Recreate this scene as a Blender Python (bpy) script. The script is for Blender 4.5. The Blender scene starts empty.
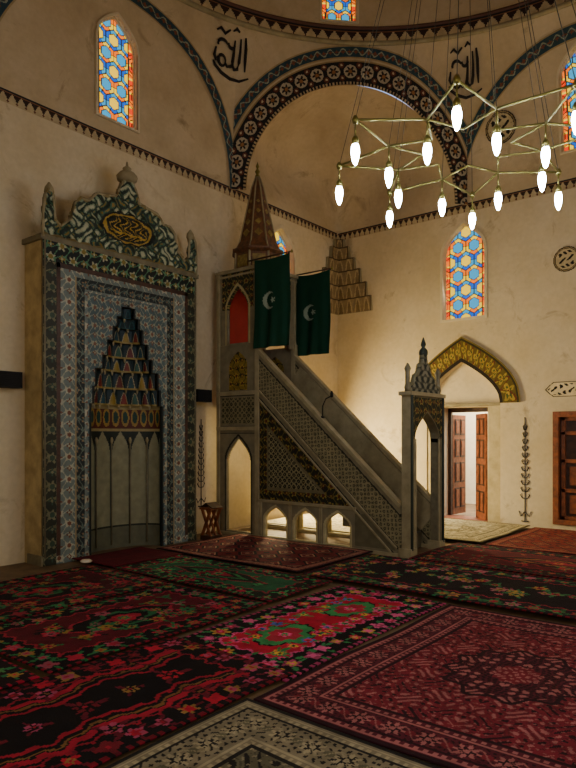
import bpy, bmesh, math, random
import numpy as np
from mathutils import Vector, Matrix
random.seed(7); rng=np.random.RandomState(5)
S=bpy.context.scene
COL=S.collection
pi=math.pi

# ------------------------------------------------------------------ helpers
def lin(c):
    c=c/255.0
    return c/12.92 if c<=0.04045 else ((c+0.055)/1.055)**2.4
def H(s):
    s=s.lstrip('#'); return np.array([lin(int(s[i:i+2],16)) for i in (0,2,4)])
def link(o,parent=None):
    COL.objects.link(o)
    if parent is not None: o.parent=parent
    return o
def empty(name):
    e=bpy.data.objects.new(name,None); COL.objects.link(e); e.empty_display_size=.2; return e

def mat(name,hexc,rough=.7,metal=0,var=.15,scale=6,bump=.0,hex2=None,emis=0):
    m=bpy.data.materials.new(name); m.use_nodes=True; nt=m.node_tree; b=nt.nodes['Principled BSDF']
    c=H(hexc); c2=H(hex2) if hex2 else c*(1-var)
    tc=nt.nodes.new('ShaderNodeTexCoord'); n=nt.nodes.new('ShaderNodeTexNoise'); n.inputs['Scale'].default_value=scale
    n.inputs['Detail'].default_value=6; n.inputs['Roughness'].default_value=.6
    nt.links.new(tc.outputs['Object'],n.inputs['Vector'])
    r=nt.nodes.new('ShaderNodeValToRGB'); r.color_ramp.elements[0].position=.35; r.color_ramp.elements[1].position=.65
    r.color_ramp.elements[0].color=(*c2,1); r.color_ramp.elements[1].color=(*c,1)
    nt.links.new(n.outputs['Fac'],r.inputs['Fac']); nt.links.new(r.outputs['Color'],b.inputs['Base Color'])
    b.inputs['Roughness'].default_value=rough; b.inputs['Metallic'].default_value=metal
    if bump:
        bp=nt.nodes.new('ShaderNodeBump'); bp.inputs['Strength'].default_value=bump; bp.inputs['Distance'].default_value=.02
        nt.links.new(n.outputs['Fac'],bp.inputs['Height']); nt.links.new(bp.outputs['Normal'],b.inputs['Normal'])
    if emis:
        b.inputs['Emission Color'].default_value=(*c,1); b.inputs['Emission Strength'].default_value=emis
    return m
def amat(name,rough=.8,emis=0,bump=0,dirt=.25,gain=1.0):
    m=bpy.data.materials.new(name); m.use_nodes=True; nt=m.node_tree; b=nt.nodes['Principled BSDF']
    a=nt.nodes.new('ShaderNodeAttribute'); a.attribute_name='Col'
    tc=nt.nodes.new('ShaderNodeTexCoord'); n=nt.nodes.new('ShaderNodeTexNoise'); n.inputs['Scale'].default_value=9; n.inputs['Detail'].default_value=5
    nt.links.new(tc.outputs['Object'],n.inputs['Vector'])
    mr=nt.nodes.new('ShaderNodeMapRange'); mr.inputs[1].default_value=.3; mr.inputs[2].default_value=.7
    mr.inputs[3].default_value=(1-dirt)*gain; mr.inputs[4].default_value=(1+dirt*.3)*gain
    nt.links.new(n.outputs['Fac'],mr.inputs[0])
    v=nt.nodes.new('ShaderNodeVectorMath'); v.operation='SCALE'
    nt.links.new(a.outputs['Color'],v.inputs[0]); nt.links.new(mr.outputs[0],v.inputs['Scale'])
    nt.links.new(v.outputs[0],b.inputs['Base Color']); b.inputs['Roughness'].default_value=rough
    b.inputs['Specular IOR Level'].default_value=.25
    if emis:
        nt.links.new(a.outputs['Color'],b.inputs['Emission Color']); b.inputs['Emission Strength'].default_value=emis
        nt.links.remove(b.inputs['Base Color'].links[0]); b.inputs['Base Color'].default_value=(.03,.03,.03,1)
    if bump:
        n2=nt.nodes.new('ShaderNodeTexNoise'); n2.inputs['Scale'].default_value=180
        nt.links.new(tc.outputs['Object'],n2.inputs['Vector'])
        bp=nt.nodes.new('ShaderNodeBump'); bp.inputs['Strength'].default_value=bump; bp.inputs['Distance'].default_value=.01
        nt.links.new(n2.outputs['Fac'],bp.inputs['Height']); nt.links.new(bp.outputs['Normal'],b.inputs['Normal'])
    return m

def grid(name,U0,U1,V0,V1,cell,mapf,colf,m,maskf=None,parent=None,solid=0,offset=0,cellv=None):
    nu=max(1,int(round((U1-U0)/cell))); nv=max(1,int(round((V1-V0)/(cellv or cell))))
    u=np.linspace(U0,U1,nu+1); v=np.linspace(V0,V1,nv+1)
    UU,VV=np.meshgrid(u,v,indexing='ij')
    q0=UU.ravel()*0.0
    P=np.stack([np.asarray(c)+q0 for c in mapf(UU.ravel(),VV.ravel())],1).astype(float)
    uc=(u[:-1]+u[1:])/2; vc=(v[:-1]+v[1:])/2
    UC,VC=np.meshgrid(uc,vc,indexing='ij'); UC=UC.ravel(); VC=VC.ravel()
    I,J=np.meshgrid(np.arange(nu),np.arange(nv),indexing='ij'); I=I.ravel(); J=J.ravel()
    F=np.stack([I*(nv+1)+J,(I+1)*(nv+1)+J,(I+1)*(nv+1)+J+1,I*(nv+1)+J+1],1)
    col=colf(UC,VC) if callable(colf) else np.tile(np.array(colf),(len(UC),1))
    if maskf is not None:
        k=maskf(UC,VC); F=F[k]; col=col[k]
    used,inv=np.unique(F.ravel(),return_inverse=True); P=P[used]; F=inv.reshape(-1,4)
    me=bpy.data.meshes.new(name)
    me.vertices.add(len(P)); me.vertices.foreach_set('co',P.ravel())
    nf=len(F); me.loops.add(nf*4); me.loops.foreach_set('vertex_index',F.ravel().astype(np.int32))
    me.polygons.add(nf); me.polygons.foreach_set('loop_start',np.arange(0,nf*4,4,dtype=np.int32))
    try: me.polygons.foreach_set('loop_total',np.full(nf,4,dtype=np.int32))
    except Exception: pass
    me.update(calc_edges=True)
    at=me.color_attributes.new('Col','FLOAT_COLOR','CORNER')
    c4=np.ones((nf,4)); c4[:,:3]=np.clip(col,0,1); at.data.foreach_set('color',np.repeat(c4,4,axis=0).ravel())
    me.materials.append(m)
    o=bpy.data.objects.new(name,me); link(o,parent)
    if solid:
        md=o.modifiers.new('sol','SOLIDIFY'); md.thickness=solid; md.offset=offset
    return o

class MB:
    def __init__(s): s.v=[]; s.f=[]; s.mi=[]; s.mats=[]; s.sm=[]
    def m(s,mt):
        if mt not in s.mats: s.mats.append(mt)
        return s.mats.index(mt)
    def add(s,vs,fs,mt,smooth=False):
        b=len(s.v); s.v+= [tuple(x) for x in vs]; k=s.m(mt)
        for f in fs: s.f.append([b+i for i in f]); s.mi.append(k); s.sm.append(smooth)
    def box(s,x0,x1,y0,y1,z0,z1,mt):
        vs=[(x,y,z) for x in (x0,x1) for y in (y0,y1) for z in (z0,z1)]
        s.add(vs,[(0,1,3,2),(4,6,7,5),(0,4,5,1),(2,3,7,6),(0,2,6,4),(1,5,7,3)],mt)
    def obox(s,c,ax,ay,az,mt):
        c=Vector(c);ax=Vector(ax);ay=Vector(ay);az=Vector(az)
        vs=[c+i*ax+j*ay+k*az for i in(-1,1) for j in(-1,1) for k in(-1,1)]
        s.add(vs,[(0,1,3,2),(4,6,7,5),(0,4,5,1),(2,3,7,6),(0,2,6,4),(1,5,7,3)],mt)
    def prism(s,pts,P,d0,d1,mt):
        n=len(pts); vs=[P(x,z,d0) for x,z in pts]+[P(x,z,d1) for x,z in pts]
        fs=[list(range(n)),list(range(2*n-1,n-1,-1))]+[(i,(i+1)%n,n+(i+1)%n,n+i) for i in range(n)]
        s.add(vs,fs,mt)
    def strip(s,inn,out,P,d0,d1,mt,closed=False):
        n=len(inn); vs=[P(x,z,d0) for x,z in inn]+[P(x,z,d0) for x,z in out]+[P(x,z,d1) for x,z in inn]+[P(x,z,d1) for x,z in out]
        fs=[]
        for i in range(n if closed else n-1):
            j=(i+1)%n
            fs+=[(i,j,n+j,n+i),(2*n+i,3*n+i,3*n+j,2*n+j),(i,2*n+i,2*n+j,j),(n+i,n+j,3*n+j,3*n+i)]
        if not closed:
            fs+=[(0,n,3*n,2*n),(n-1,3*n-1,4*n-1,2*n-1)]
        s.add(vs,fs,mt)
    def lathe(s,c,prof,n,mt,ph=0,smooth=True):
        vs=[];fs=[]
        for r,z in prof:
            for i in range(n):
                a=2*pi*i/n+ph; vs.append((c[0]+r*math.cos(a),c[1]+r*math.sin(a),c[2]+z))
        for k in range(len(prof)-1):
            for i in range(n):
                j=(i+1)%n; fs.append((k*n+i,k*n+j,(k+1)*n+j,(k+1)*n+i))
        fs.append(list(range(n))[::-1]); fs.append([(len(prof)-1)*n+i for i in range(n)])
        s.add(vs,fs,mt,smooth)
    def tube(s,pts,r,mt,n=6,closed=False):
        pts=[Vector(p) for p in pts]; vs=[];fs=[];N=len(pts)
        rr=r if isinstance(r,(list,tuple)) else [r]*N
        for i,p in enumerate(pts):
            if closed: t=(pts[(i+1)%N]-pts[i-1])
            else: t=(pts[min(i+1,N-1)]-pts[max(i-1,0)])
            t.normalize(); a=Vector((0,0,1)) if abs(t.z)<.9 else Vector((1,0,0))
            x=t.cross(a).normalized(); y=t.cross(x)
            for k in range(n):
                an=2*pi*k/n; vs.append(p+rr[i]*(math.cos(an)*x+math.sin(an)*y))
        for i in range(N if closed else N-1):
            j=(i+1)%N
            for k in range(n):
                l=(k+1)%n; fs.append((i*n+k,i*n+l,j*n+l,j*n+k))
        if not closed: fs.append(list(range(n))[::-1]); fs.append([(N-1)*n+k for k in range(n)])
        s.add(vs,fs,mt,True)
    def done(s,name,parent=None,bevel=0):
        me=bpy.data.meshes.new(name); me.from_pydata(s.v,[],s.f)
        for mt in s.mats: me.materials.append(mt)
        me.polygons.foreach_set('material_index',s.mi); me.polygons.foreach_set('use_smooth',s.sm); me.update()
        bm=bmesh.new(); bm.from_mesh(me); bmesh.ops.recalc_face_normals(bm,faces=bm.faces); bm.to_mesh(me); bm.free()
        o=bpy.data.objects.new(name,me); link(o,parent)
        if bevel:
            b=o.modifiers.new('bev','BEVEL'); b.width=bevel; b.segments=2; b.limit_method='ANGLE'
        return o
def archpts(hw,z0,zs,za,n=14,p=1.8):
    xs=[-hw+hw*i/n for i in range(1,n+1)]
    f=lambda x: zs+(za-zs)*(1-abs(x)/hw)**(1/p)
    return [(-hw,z0)]+[(-hw,zs)]+[(x,f(x)) for x in xs]+[(-x,f(x)) for x in xs[::-1][1:]]+[(hw,zs),(hw,z0)]
def archmask(x,z,hw,z0,zs,za,p=1.8):
    t=np.clip((z-zs)/(za-zs),0,None)
    return (z>z0)&(z<za)&(np.abs(x)<hw*np.clip(1-np.where(t<1,t,1)**p,0,1))

def cut(obj,cutters):
    for c in cutters:
        md=obj.modifiers.new('b','BOOLEAN'); md.object=c; md.operation='DIFFERENCE'; md.solver='EXACT'
    dg=bpy.context.evaluated_depsgraph_get(); dg.update()
    me=bpy.data.meshes.new_from_object(obj.evaluated_get(dg))
    obj.modifiers.clear(); obj.data=me
    for c in cutters: bpy.data.objects.remove(c)

# ------------------------------------------------------------------ dims
XR=10.83; YQ=7.37; XL=-1.8; YS=-1.97
ZS=5.63; ZR=8.15; CX,CY=5.6,2.7; RR=4.7
PR=lambda x,z,d:(XR-d,x,z)      # right wall: x->Y, d inward
PL=lambda x,z,d:(x,YQ-d,z)

# ------------------------------------------------------------------ materials
def plaster(name,h1,h2,h3,stain='#8a7250'):
    m=bpy.data.materials.new(name); m.use_nodes=True; nt=m.node_tree; b=nt.nodes['Principled BSDF']
    g=nt.nodes.new('ShaderNodeNewGeometry')
    n1=nt.nodes.new('ShaderNodeTexNoise'); n1.inputs['Scale'].default_value=.8; n1.inputs['Detail'].default_value=9; n1.inputs['Roughness'].default_value=.62
    n2=nt.nodes.new('ShaderNodeTexNoise'); n2.inputs['Scale'].default_value=14; n2.inputs['Detail'].default_value=6
    n3=nt.nodes.new('ShaderNodeTexNoise'); n3.inputs['Scale'].default_value=1.6; n3.inputs['Detail'].default_value=10; n3.inputs['Roughness'].default_value=.7; n3.inputs['Distortion'].default_value=.8
    for q in (n1,n2,n3): nt.links.new(g.outputs['Position'],q.inputs['Vector'])
    r=nt.nodes.new('ShaderNodeValToRGB'); e=r.color_ramp.elements
    e[0].position=.3; e[0].color=(*H(h2),1); e[1].position=.6; e[1].color=(*H(h1),1)
    k=r.color_ramp.elements.new(.8); k.color=(*H(h3),1)
    nt.links.new(n1.outputs['Fac'],r.inputs['Fac'])
    mx=nt.nodes.new('ShaderNodeMixRGB'); mx.blend_type='MULTIPLY'; mx.inputs[0].default_value=.22
    nt.links.new(r.outputs[0],mx.inputs[1]); nt.links.new(n2.outputs['Fac'],mx.inputs[2])
    mr=nt.nodes.new('ShaderNodeMapRange'); mr.inputs[1].default_value=.58; mr.inputs[2].default_value=.70; mr.inputs[4].default_value=.6
    nt.links.new(n3.outputs['Fac'],mr.inputs[0])
    m2=nt.nodes.new('ShaderNodeMixRGB'); m2.inputs[2].default_value=(*H(stain),1)
    nt.links.new(mr.outputs[0],m2.inputs[0]); nt.links.new(mx.outputs[0],m2.inputs[1])
    nt.links.new(m2.outputs[0],b.inputs['Base Color']); b.inputs['Roughness'].default_value=.9
    bp=nt.nodes.new('ShaderNodeBump'); bp.inputs['Strength'].default_value=.25; bp.inputs['Distance'].default_value=.01
    nt.links.new(n2.outputs['Fac'],bp.inputs['Height']); nt.links.new(bp.outputs['Normal'],b.inputs['Normal'])
    return m
PLA=plaster('plaster_cream','#ddcdac','#cdb98f','#e2d5ba')
PLB=plaster('plaster_ceiling','#cfbb98','#b7a17c','#dac8a8','#76603f')
STONE=mat('painted_stone','#7c7459',.7,hex2='#625a46',scale=8,bump=.1)
STONE2=mat('pale_stone','#a09472',.8,hex2='#84795a',scale=5,bump=.1)
JAMB=mat('jamb_stone','#c8b88e',.8,hex2='#ae9d74',scale=5,bump=.1)
DGREEN=mat('dark_green_paint','#1d2a20',.6)
BRASS=mat('brass_olive','#8a8345',.35,.8)
WOOD=mat('brown_wood','#94502a',.5,hex2='#643418',scale=12)
WOODD=mat('dark_wood','#4a2a18',.5,hex2='#2c180c',scale=12)
BLACK=mat('black_plastic','#060606',.8)
INK=mat('painted_ink','#1c1613',.8)
WHITE=mat('white_plaster','#e4dac2',.8)
PAT=amat('painted_pattern',.7,gain=1.12)
PATG=amat('glazed_pattern',.5,gain=1.15)
RUGM=amat('woven_wool',.95,bump=.5,dirt=.35,gain=1.7)
GLASS=amat('stained_glass',.2,emis=1.55)  # panes glow by emission in place of daylight coming through
REDC=mat('red_cloth','#a02018',.8)
LEAD=mat('window_tracery','#d8c9a8',.8)

# ------------------------------------------------------------------ camera
cd=bpy.data.cameras.new('camera'); cam=bpy.data.objects.new('camera',cd); link(cam)
cam.location=(0,0,1.55); cam.rotation_euler=(pi/2,0,-math.radians(51.3))
cd.sensor_width=36; cd.lens=639/768*36; cd.shift_y=51/768; cd.clip_start=.05
S.camera=cam

# ------------------------------------------------------------------ floor
b=MB(); FLM=mat('floor_boards','#7a6040',.7,hex2='#54422c',scale=4)
b.box(XL-.5,XR+3.5,YS-.5,YQ+.5,-.1,0,FLM); b.done('floor')

# ------------------------------------------------------------------ walls
def wallbox(name,x0,x1,y0,y1,z0,z1):
    b=MB(); b.box(x0,x1,y0,y1,z0,z1,PLA); return b.done(name)
def cutter(P,pts,d0,d1):
    b=MB(); b.prism(pts,P,d0,d1,PLA); return b.done('cutter')
def off(pts,c): return [(x+c,z) for x,z in pts]
wr=wallbox('wall_right',XR,XR+.6,YS-.6,YQ+.6,0,ZS)
cut(wr,[cutter(PR,off(archpts(.69,-.1,2.1,2.85),4.70),.1,-.12),
        cutter(PR,[(4.24,-.1),(4.24,2.05),(5.16,2.05),(5.16,-.1)],.0,-.9),
        cutter(PR,off(archpts(.40,3.62,4.8,5.34,p=2),4.68),.1,-.9),
        cutter(PR,[(1.95,.1),(1.95,1.93),(3.14,1.93),(3.14,.1)],.1,-.25)])
wl=wallbox('wall_left',XL-.6,XR,YQ,YQ+.6,0,ZS)
cut(wl,[cutter(PL,off(archpts(.40,3.62,4.8,5.34,p=2),9.0),.1,-.9),
        cutter(PL,[(8.75,.35),(8.75,2.3),(9.75,2.3),(9.75,.35)],.1,-.9)])
wb=wallbox('wall_back',XL-.6,XL,YS,YQ,0,ZS)
PB=lambda x,z,d:(XL+d,x,z); PS=lambda x,z,d:(x,YS+d,z)
cut(wb,[cutter(PB,off(archpts(.5,1.2,2.6,3.2),c),.1,-.9) for c in (0.2,5.0)])
ws=wallbox('wall_front',XL-.6,XR,YS-.6,YS,0,ZS)
cut(ws,[cutter(PS,off(archpts(.5,1.2,2.6,3.2),c),.1,-.9) for c in (2.5,8.5)])

# --- octagonal transition zone
V8=[(10.83,.8),(10.83,4.6),(7.7,7.37),(3.5,7.37),(.37,4.6),(.37,.8),(3.5,-1.97),(7.7,-1.97)]
V8=[np.array(v) for v in V8]; C2=np.array([CX,CY])
EN=[]
for i in range(8):
    a,c=V8[i],V8[(i+1)%8]; e=(c-a)/np.linalg.norm(c-a); n=np.array([e[1],-e[0]])
    d=np.dot(a-C2,n)
    if d<0: n=-n; d=-d
    EN.append((n,d))
def drum(x,y,z,off_=0):
    dx=x-CX; dy=y-CY; r=np.hypot(dx,dy); ux=dx/r; uy=dy/r
    R=np.full_like(r,99.)
    for n,d in EN:
        c=ux*n[0]+uy*n[1]; R=np.where(c>.05,np.minimum(R,d/np.where(c>.05,c,1)),R)
    s=np.clip((z-ZS)/(ZR-ZS),0,1)**2
    R=R*(1-s)+RR*s-off_
    return CX+ux*R,CY+uy*R,z
zero=lambda c: (lambda U,V: np.tile(c,(len(U),1)))
arcs=empty('trim_arch_bands')
RA=1.87
WARM=H('#c9b48c')
def rosette_band(s,v,w):  # s arc length, v across 0..w
    col=np.tile(H('#1b1a1b'),(len(s),1)); p=.27
    ds=(s%p)-p/2; dv=v-w*.55; r=np.hypot(ds,dv); a=np.arctan2(dv,ds)
    col[r<.105]=H('#a89c84'); col[r<.085*(.72+.28*np.cos(6*a))]=H('#241c1c'); col[r<.03]=H('#8c6038')
    ds2=((s+p/2)%p)-p/2; 
    for sg in (-1,1):
        r2=np.hypot(ds2,dv-sg*.10); col[r2<.045]=H('#5c3024'); col[r2<.018]=H('#b8a888')
    k=(v<.06)&(((s/.06)%1)<.5); col[k]=H('#a89474')
    col[(v<.015)|(v>w-.02)]=H('#947e58')
    return col
def teal_band(s,v,w):
    col=np.tile(H('#263f48'),(len(s),1)); p=.22
    yy=w/2+.045*np.sin(2*pi*s/p); col[np.abs(v-yy)<.012]=H('#8a927e')
    ds=(s%(p/2))-p/4; r=np.hypot(ds,(v-w/2)); a=np.arctan2(v-w/2,ds)
    col[r<.035*(.8+.3*np.cos(4*a))]=H('#744430')
    col[(v<.022)|(v>w-.022)]=H('#9c8862')
    return col
for i in range(8):
    A,B=V8[i],V8[(i+1)%8]; L=np.linalg.norm(B-A); h=L/2; m=(A+B)/2; e=(B-A)/L
    sq=(i%2==1)
    def pm(U,Z,o=0,m=m,e=e): return drum(m[0]+e[0]*U,m[1]+e[1]*U,Z,o)
    wc={0:2.66-m[1],2:-(5.42-m[0])}.get(i,0)
    win=(i in(0,2,4,6)); wz=(5.87,6.95,7.35) if i!=0 else (6.1,7.2,7.6)
    if sq:
        def mp(U,T,h=h,pm=pm):
            uu=h*np.sin(U*pi/2); zl=ZS+np.sqrt(np.clip(RA**2-uu**2,0,None))
            return pm(uu,zl+(ZR-zl)*T)
        grid('wall_upper_%d'%i,-1,1,0,1,.02,mp,zero(WARM),PLB,cellv=.05)
    else:
        mk=(lambda U,Z,wc=wc,wz=wz: ~archmask(U-wc,Z,.33,wz[0],wz[1],wz[2],2)) if win else None
        grid('wall_upper_%d'%i,-h,h,ZS,ZR,.03,lambda U,Z,pm=pm:pm(U,Z),zero(WARM),PLB,maskf=mk)
    def band(nm,r0,r1,fn,o):
        w=r1-r0
        def mp(a,v):
            u=(r0+v)*np.cos(a); z=ZS+(r0+v)*np.sin(a); return pm(u,z,o)
        grid(nm+'_%d'%i,0.0,pi,0,w,.006 if i in(1,2,0) else .05,mp,lambda a,v:fn(a*r0,v,w),PAT,
             maskf=lambda a,v:(np.abs((r0+v)*np.cos(a))<h)&(ZS+(r0+v)*np.sin(a)<ZR-.02),parent=arcs,cellv=.011 if i in (1,2,0) else .05)
    if sq:
        band('rosette_band',RA-.02,2.24,rosette_band,.02); band('teal_band',2.27,2.47,teal_band,.02)
    else:
        band('teal_band',2.03,2.25,teal_band,.02)
    if sq:
        n=EN[i][0]; corner={1:(XR,YQ),3:(.37,YQ),5:(.37,YS),7:(XR,YS)}[i]
        def mpn(ph,al,m=m,e=e,n=n,h=h,corner=corner):
            dx=e[0]*np.cos(ph)+n[0]*np.sin(ph); dy=e[1]*np.cos(ph)+n[1]*np.sin(ph)
            sx=1 if corner[0]>m[0] else -1; sy=1 if corner[1]>m[1] else -1
            tx=np.where(dx*sx>1e-4,(corner[0]-m[0])/np.where(dx*sx>1e-4,dx,1),99)
            ty=np.where(dy*sy>1e-4,(corner[1]-m[1])/np.where(dy*sy>1e-4,dy,1),99)
            rw=np.minimum(tx,ty); s=np.clip(al/.6,0,1); s=s*s*(3-2*s)
            rho=(rw*(1-s)+1.93*s)*np.cos(al)
            return m[0]+dx*rho,m[1]+dy*rho,ZS+1.93*np.sin(al)
        o=grid('wall_squinch_%d'%i,0,pi,0,pi/2,.05,mpn,zero(WARM),PLB); 
        for p_ in o.data.polygons: p_.use_smooth=True
b=MB(); b.box(XL-.6,.37,YS-.6,YQ+.6,ZS,ZS+.2,PLB); b.done('ceiling_entrance')

# dome drum + dome
def ringmap(off_): 
    return lambda a,z:(CX+(RR-off_)*np.cos(a),CY+(RR-off_)*np.sin(a),z)
def dwc(k): return math.radians(45.2)+k*pi/4
def dmask(a,z):
    k=np.ones_like(a,bool)
    for j in range(8):
        d=((a-dwc(j)+pi)%(2*pi)-pi)*RR; k&=~archmask(d,z,.30,8.5,9.3,9.6,2)
    return k
grid('ceiling_drum',0,2*pi,ZR,10.0,.012,ringmap(0),zero(WARM),PLB,maskf=dmask,cellv=.05)
def domem(a,t): 
    return CX+RR*np.cos(a)*np.cos(t),CY+RR*np.sin(a)*np.cos(t),10+RR*.75*np.sin(t)
o=grid('ceiling_dome',0,2*pi,0,pi/2,.06,domem,zero(WARM),PLB)
for p_ in o.data.polygons: p_.use_smooth=True
def cren(s,v,w,p=.13):
    col=np.tile(H('#b4a27e'),(len(s),1)); t=np.abs((s%p)/p-.5)*2
    k=(v<w*(.75-.6*t)+.0)&(v>.02); col[k]=H('#33241f')
    r=np.hypot((s%p)-p/2,v-w*.82); col[r<.015]=H('#5b2a1e')
    col[v<w*.14]=H('#232426'); col[(v>w*.14)&(v<w*.22)]=H('#7c5436')
    return col
grid('dome_ring_band',0,2*pi,ZR-.02,ZR+.20,.004,ringmap(.03),lambda a,z:cren(a*RR,(ZR+.2-z),.22,.2),PAT,parent=arcs,cellv=.015)
b=MB()
b.tube([(CX+(RR-.02)*math.cos(2*pi*k/96),CY+(RR-.02)*math.sin(2*pi*k/96),ZR-.02) for k in range(96)],.04,STONE2,8,True)
b.tube([(CX+(RR-.02)*math.cos(2*pi*k/96),CY+(RR-.02)*math.sin(2*pi*k/96),ZR+.23) for k in range(96)],.03,mat('terracotta_moulding','#5c3a2c'),8,True)
b.done('cornice',arcs)
# friezes
fr=empty('trim_frieze')
ff=lambda s,z: cren(s,ZS+.03-z,.16,.115)
grid('frieze_left',XL,XR,ZS-.13,ZS+.03,.0115,lambda x,z:(x,YQ-.006+0*x,z),ff,PAT,parent=fr,maskf=lambda x,z:x>.3)
grid('frieze_right',YS,YQ,ZS-.13,ZS+.03,.0115,lambda y,z:(XR-.006+0*y,y,z),ff,PAT,parent=fr)

# ------------------------------------------------------------------ stained windows
def glassf(hw):
    a=2*hw/2.6
    YEL=np.array([1,.60,.01]); BLU=np.array([.005,.10,.52]); LBL=np.array([.03,.30,.52]); RED=np.array([.80,.035,.0]); ORG=np.array([1,.17,.0])
    def f(X,Z):
        col=np.tile(H('#000000'),(len(X),1))
        h3=a*math.sqrt(3)
        best=np.full(len(X),9.); DX=np.zeros(len(X)); DY=np.zeros(len(X)); JD=np.zeros(len(X),int)
        for q in (0,1):
            cx_=np.round((X-q*a/2)/a); cz_=np.round((Z-q*h3/2)/h3)
            dx=X-q*a/2-cx_*a; dz=Z-q*h3/2-cz_*h3; r=dx*dx+dz*dz
            k=r<best; best[k]=r[k]; DX[k]=dx[k]; DY[k]=dz[k]; JD[k]=(cz_*2+q)[k].astype(int)
        hd=np.maximum(np.abs(DX),np.abs(DX)*.5+np.abs(DY)*.866)
        an=np.arctan2(DY,DX)
        odd=(JD%2)==0
        sec=(np.floor((an+pi)/(pi/3)).astype(int)%2)==0
        col[odd]=BLU; col[odd&sec]=LBL; col[~odd]=ORG; col[~odd&sec]=YEL
        kk=(hd<.31*a); col[kk]=YEL; col[kk&~odd]=LBL
        edge=np.abs(X)>hw-.085
        col[edge]=ORG; k2=edge&(((Z/.2)%1)>.6); col[k2]=RED; k2=edge&(((Z/.2)%1)<.15); col[k2]=YEL
        sa=(an+pi)%(pi/3); sa=np.minimum(sa,pi/3-sa)*np.sqrt(best)
        lead=(hd>.5*a-.008)|(np.abs(hd-.31*a)<.006)|((sa<.005)&(hd>.31*a)&~edge)|(np.abs(np.abs(X)-(hw-.085))<.006); col[lead]=H('#2a2018')
        return col
    return f
wn=0
def window(P,c,hw,z0,zs,za,dep=.1,p=2,mw=.05):
    global wn; wn+=1
    E=empty('window_%d'%wn)
    f=glassf(hw)
    grid('stained_glass',-hw,hw,z0,za,.0095,lambda x,z:P(x+c,z,-dep),f,GLASS,parent=E,maskf=lambda x,z:archmask(x,z,hw+.01,z0,zs,za,p))
    b=MB(); i_=off(archpts(hw,z0,zs,za,p=p),c); o_=off(archpts(hw+mw,z0-mw,zs,za+mw*1.3,p=p),c)
    i2=off(archpts(hw-.015,z0+.015,zs,za-.025,p=p),c)
    b.strip(i_,o_,P,.012,-.02,LEAD,True); b.strip(i2,i_,P,-dep+.03,-dep-.03,LEAD,True)
    b.strip(i_,off(archpts(hw+.015,z0-.015,zs,za+.02,p=p),c),P,0,-dep-.05,LEAD,True)
    b.done('surround',E)
    return E
def Pdr(i):
    n=EN[i][0]
    def P(x,z,d):
        s2=np.clip((z-ZS)/(ZR-ZS),0,1)**2 if np.ndim(z) else max(0,min(1,(z-ZS)/(ZR-ZS)))**2
        sx=n[0]; sy=n[1]
        if abs(sx)>.5: return (CX+sx*((EN[i][1])*(1-s2)+RR*s2-d-.03),x+0*z,z)
        return (x+0*z,CY+sy*((EN[i][1])*(1-s2)+RR*s2-d-.03),z)
    return P
window(Pdr(2),5.42,.33,5.87,6.95,7.35,dep=.10,mw=.03)
window(Pdr(0),2.66,.33,6.1,7.2,7.6,dep=.10,mw=.03)
window(Pdr(4),2.7,.33,5.87,6.95,7.35,dep=.10,mw=.03)
window(Pdr(6),5.6,.33,5.87,6.95,7.35,dep=.10,mw=.03)
window(PR,4.68,.39,3.64,4.8,5.32,dep=.12)
window(PL,9.0,.39,3.64,4.8,5.32,dep=.12)
for j in range(8):
    a_=dwc(j); ca,sa=math.cos(a_),math.sin(a_)
    P=lambda x,z,d,ca=ca,sa=sa:(CX+ca*(RR-d-.02)-sa*x,CY+sa*(RR-d-.02)+ca*x,z+0*x)
    window(P,0,.30,8.5,9.3,9.6,dep=.08,mw=.03)
def plainwin(P,c,hw,z0,zs,za,arched=True):
    global wn; wn+=1
    E=empty('window_%d'%wn); b=MB()
    if arched:
        i_=off(archpts(hw-.05,z0+.05,zs,za-.06),c); o_=off(archpts(hw,z0,zs,za),c)
    else:
        i_=[(c-hw+.06,z0+.06),(c-hw+.06,za-.06),(c+hw-.06,za-.06),(c+hw-.06,z0+.06)]; o_=[(c-hw,z0),(c-hw,za),(c+hw,za),(c+hw,z0)]
    b.strip(i_,o_,P,-.35,-.45,WOOD,True)
    for k in range(1,3):
        x=c-hw+2*hw*k/3; b.prism([(x-.015,z0),(x-.015,zs),(x+.015,zs),(x+.015,z0)],P,-.38,-.42,WOOD)
    for k in range(1,5):
        z=z0+(zs-z0)*k/4; b.prism([(c-hw,z-.015),(c-hw,z+.015),(c+hw,z+.015),(c+hw,z-.015)],P,-.38,-.42,WOOD)
    b.done('frame',E)
for c in (.2,5.0): plainwin(PB,c,.5,1.2,2.6,3.2)
for c in (2.5,8.5): plainwin(PS,c,.5,1.2,2.6,3.2)
plainwin(PL,9.25,.5,.35,2.3,2.3,False)

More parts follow.
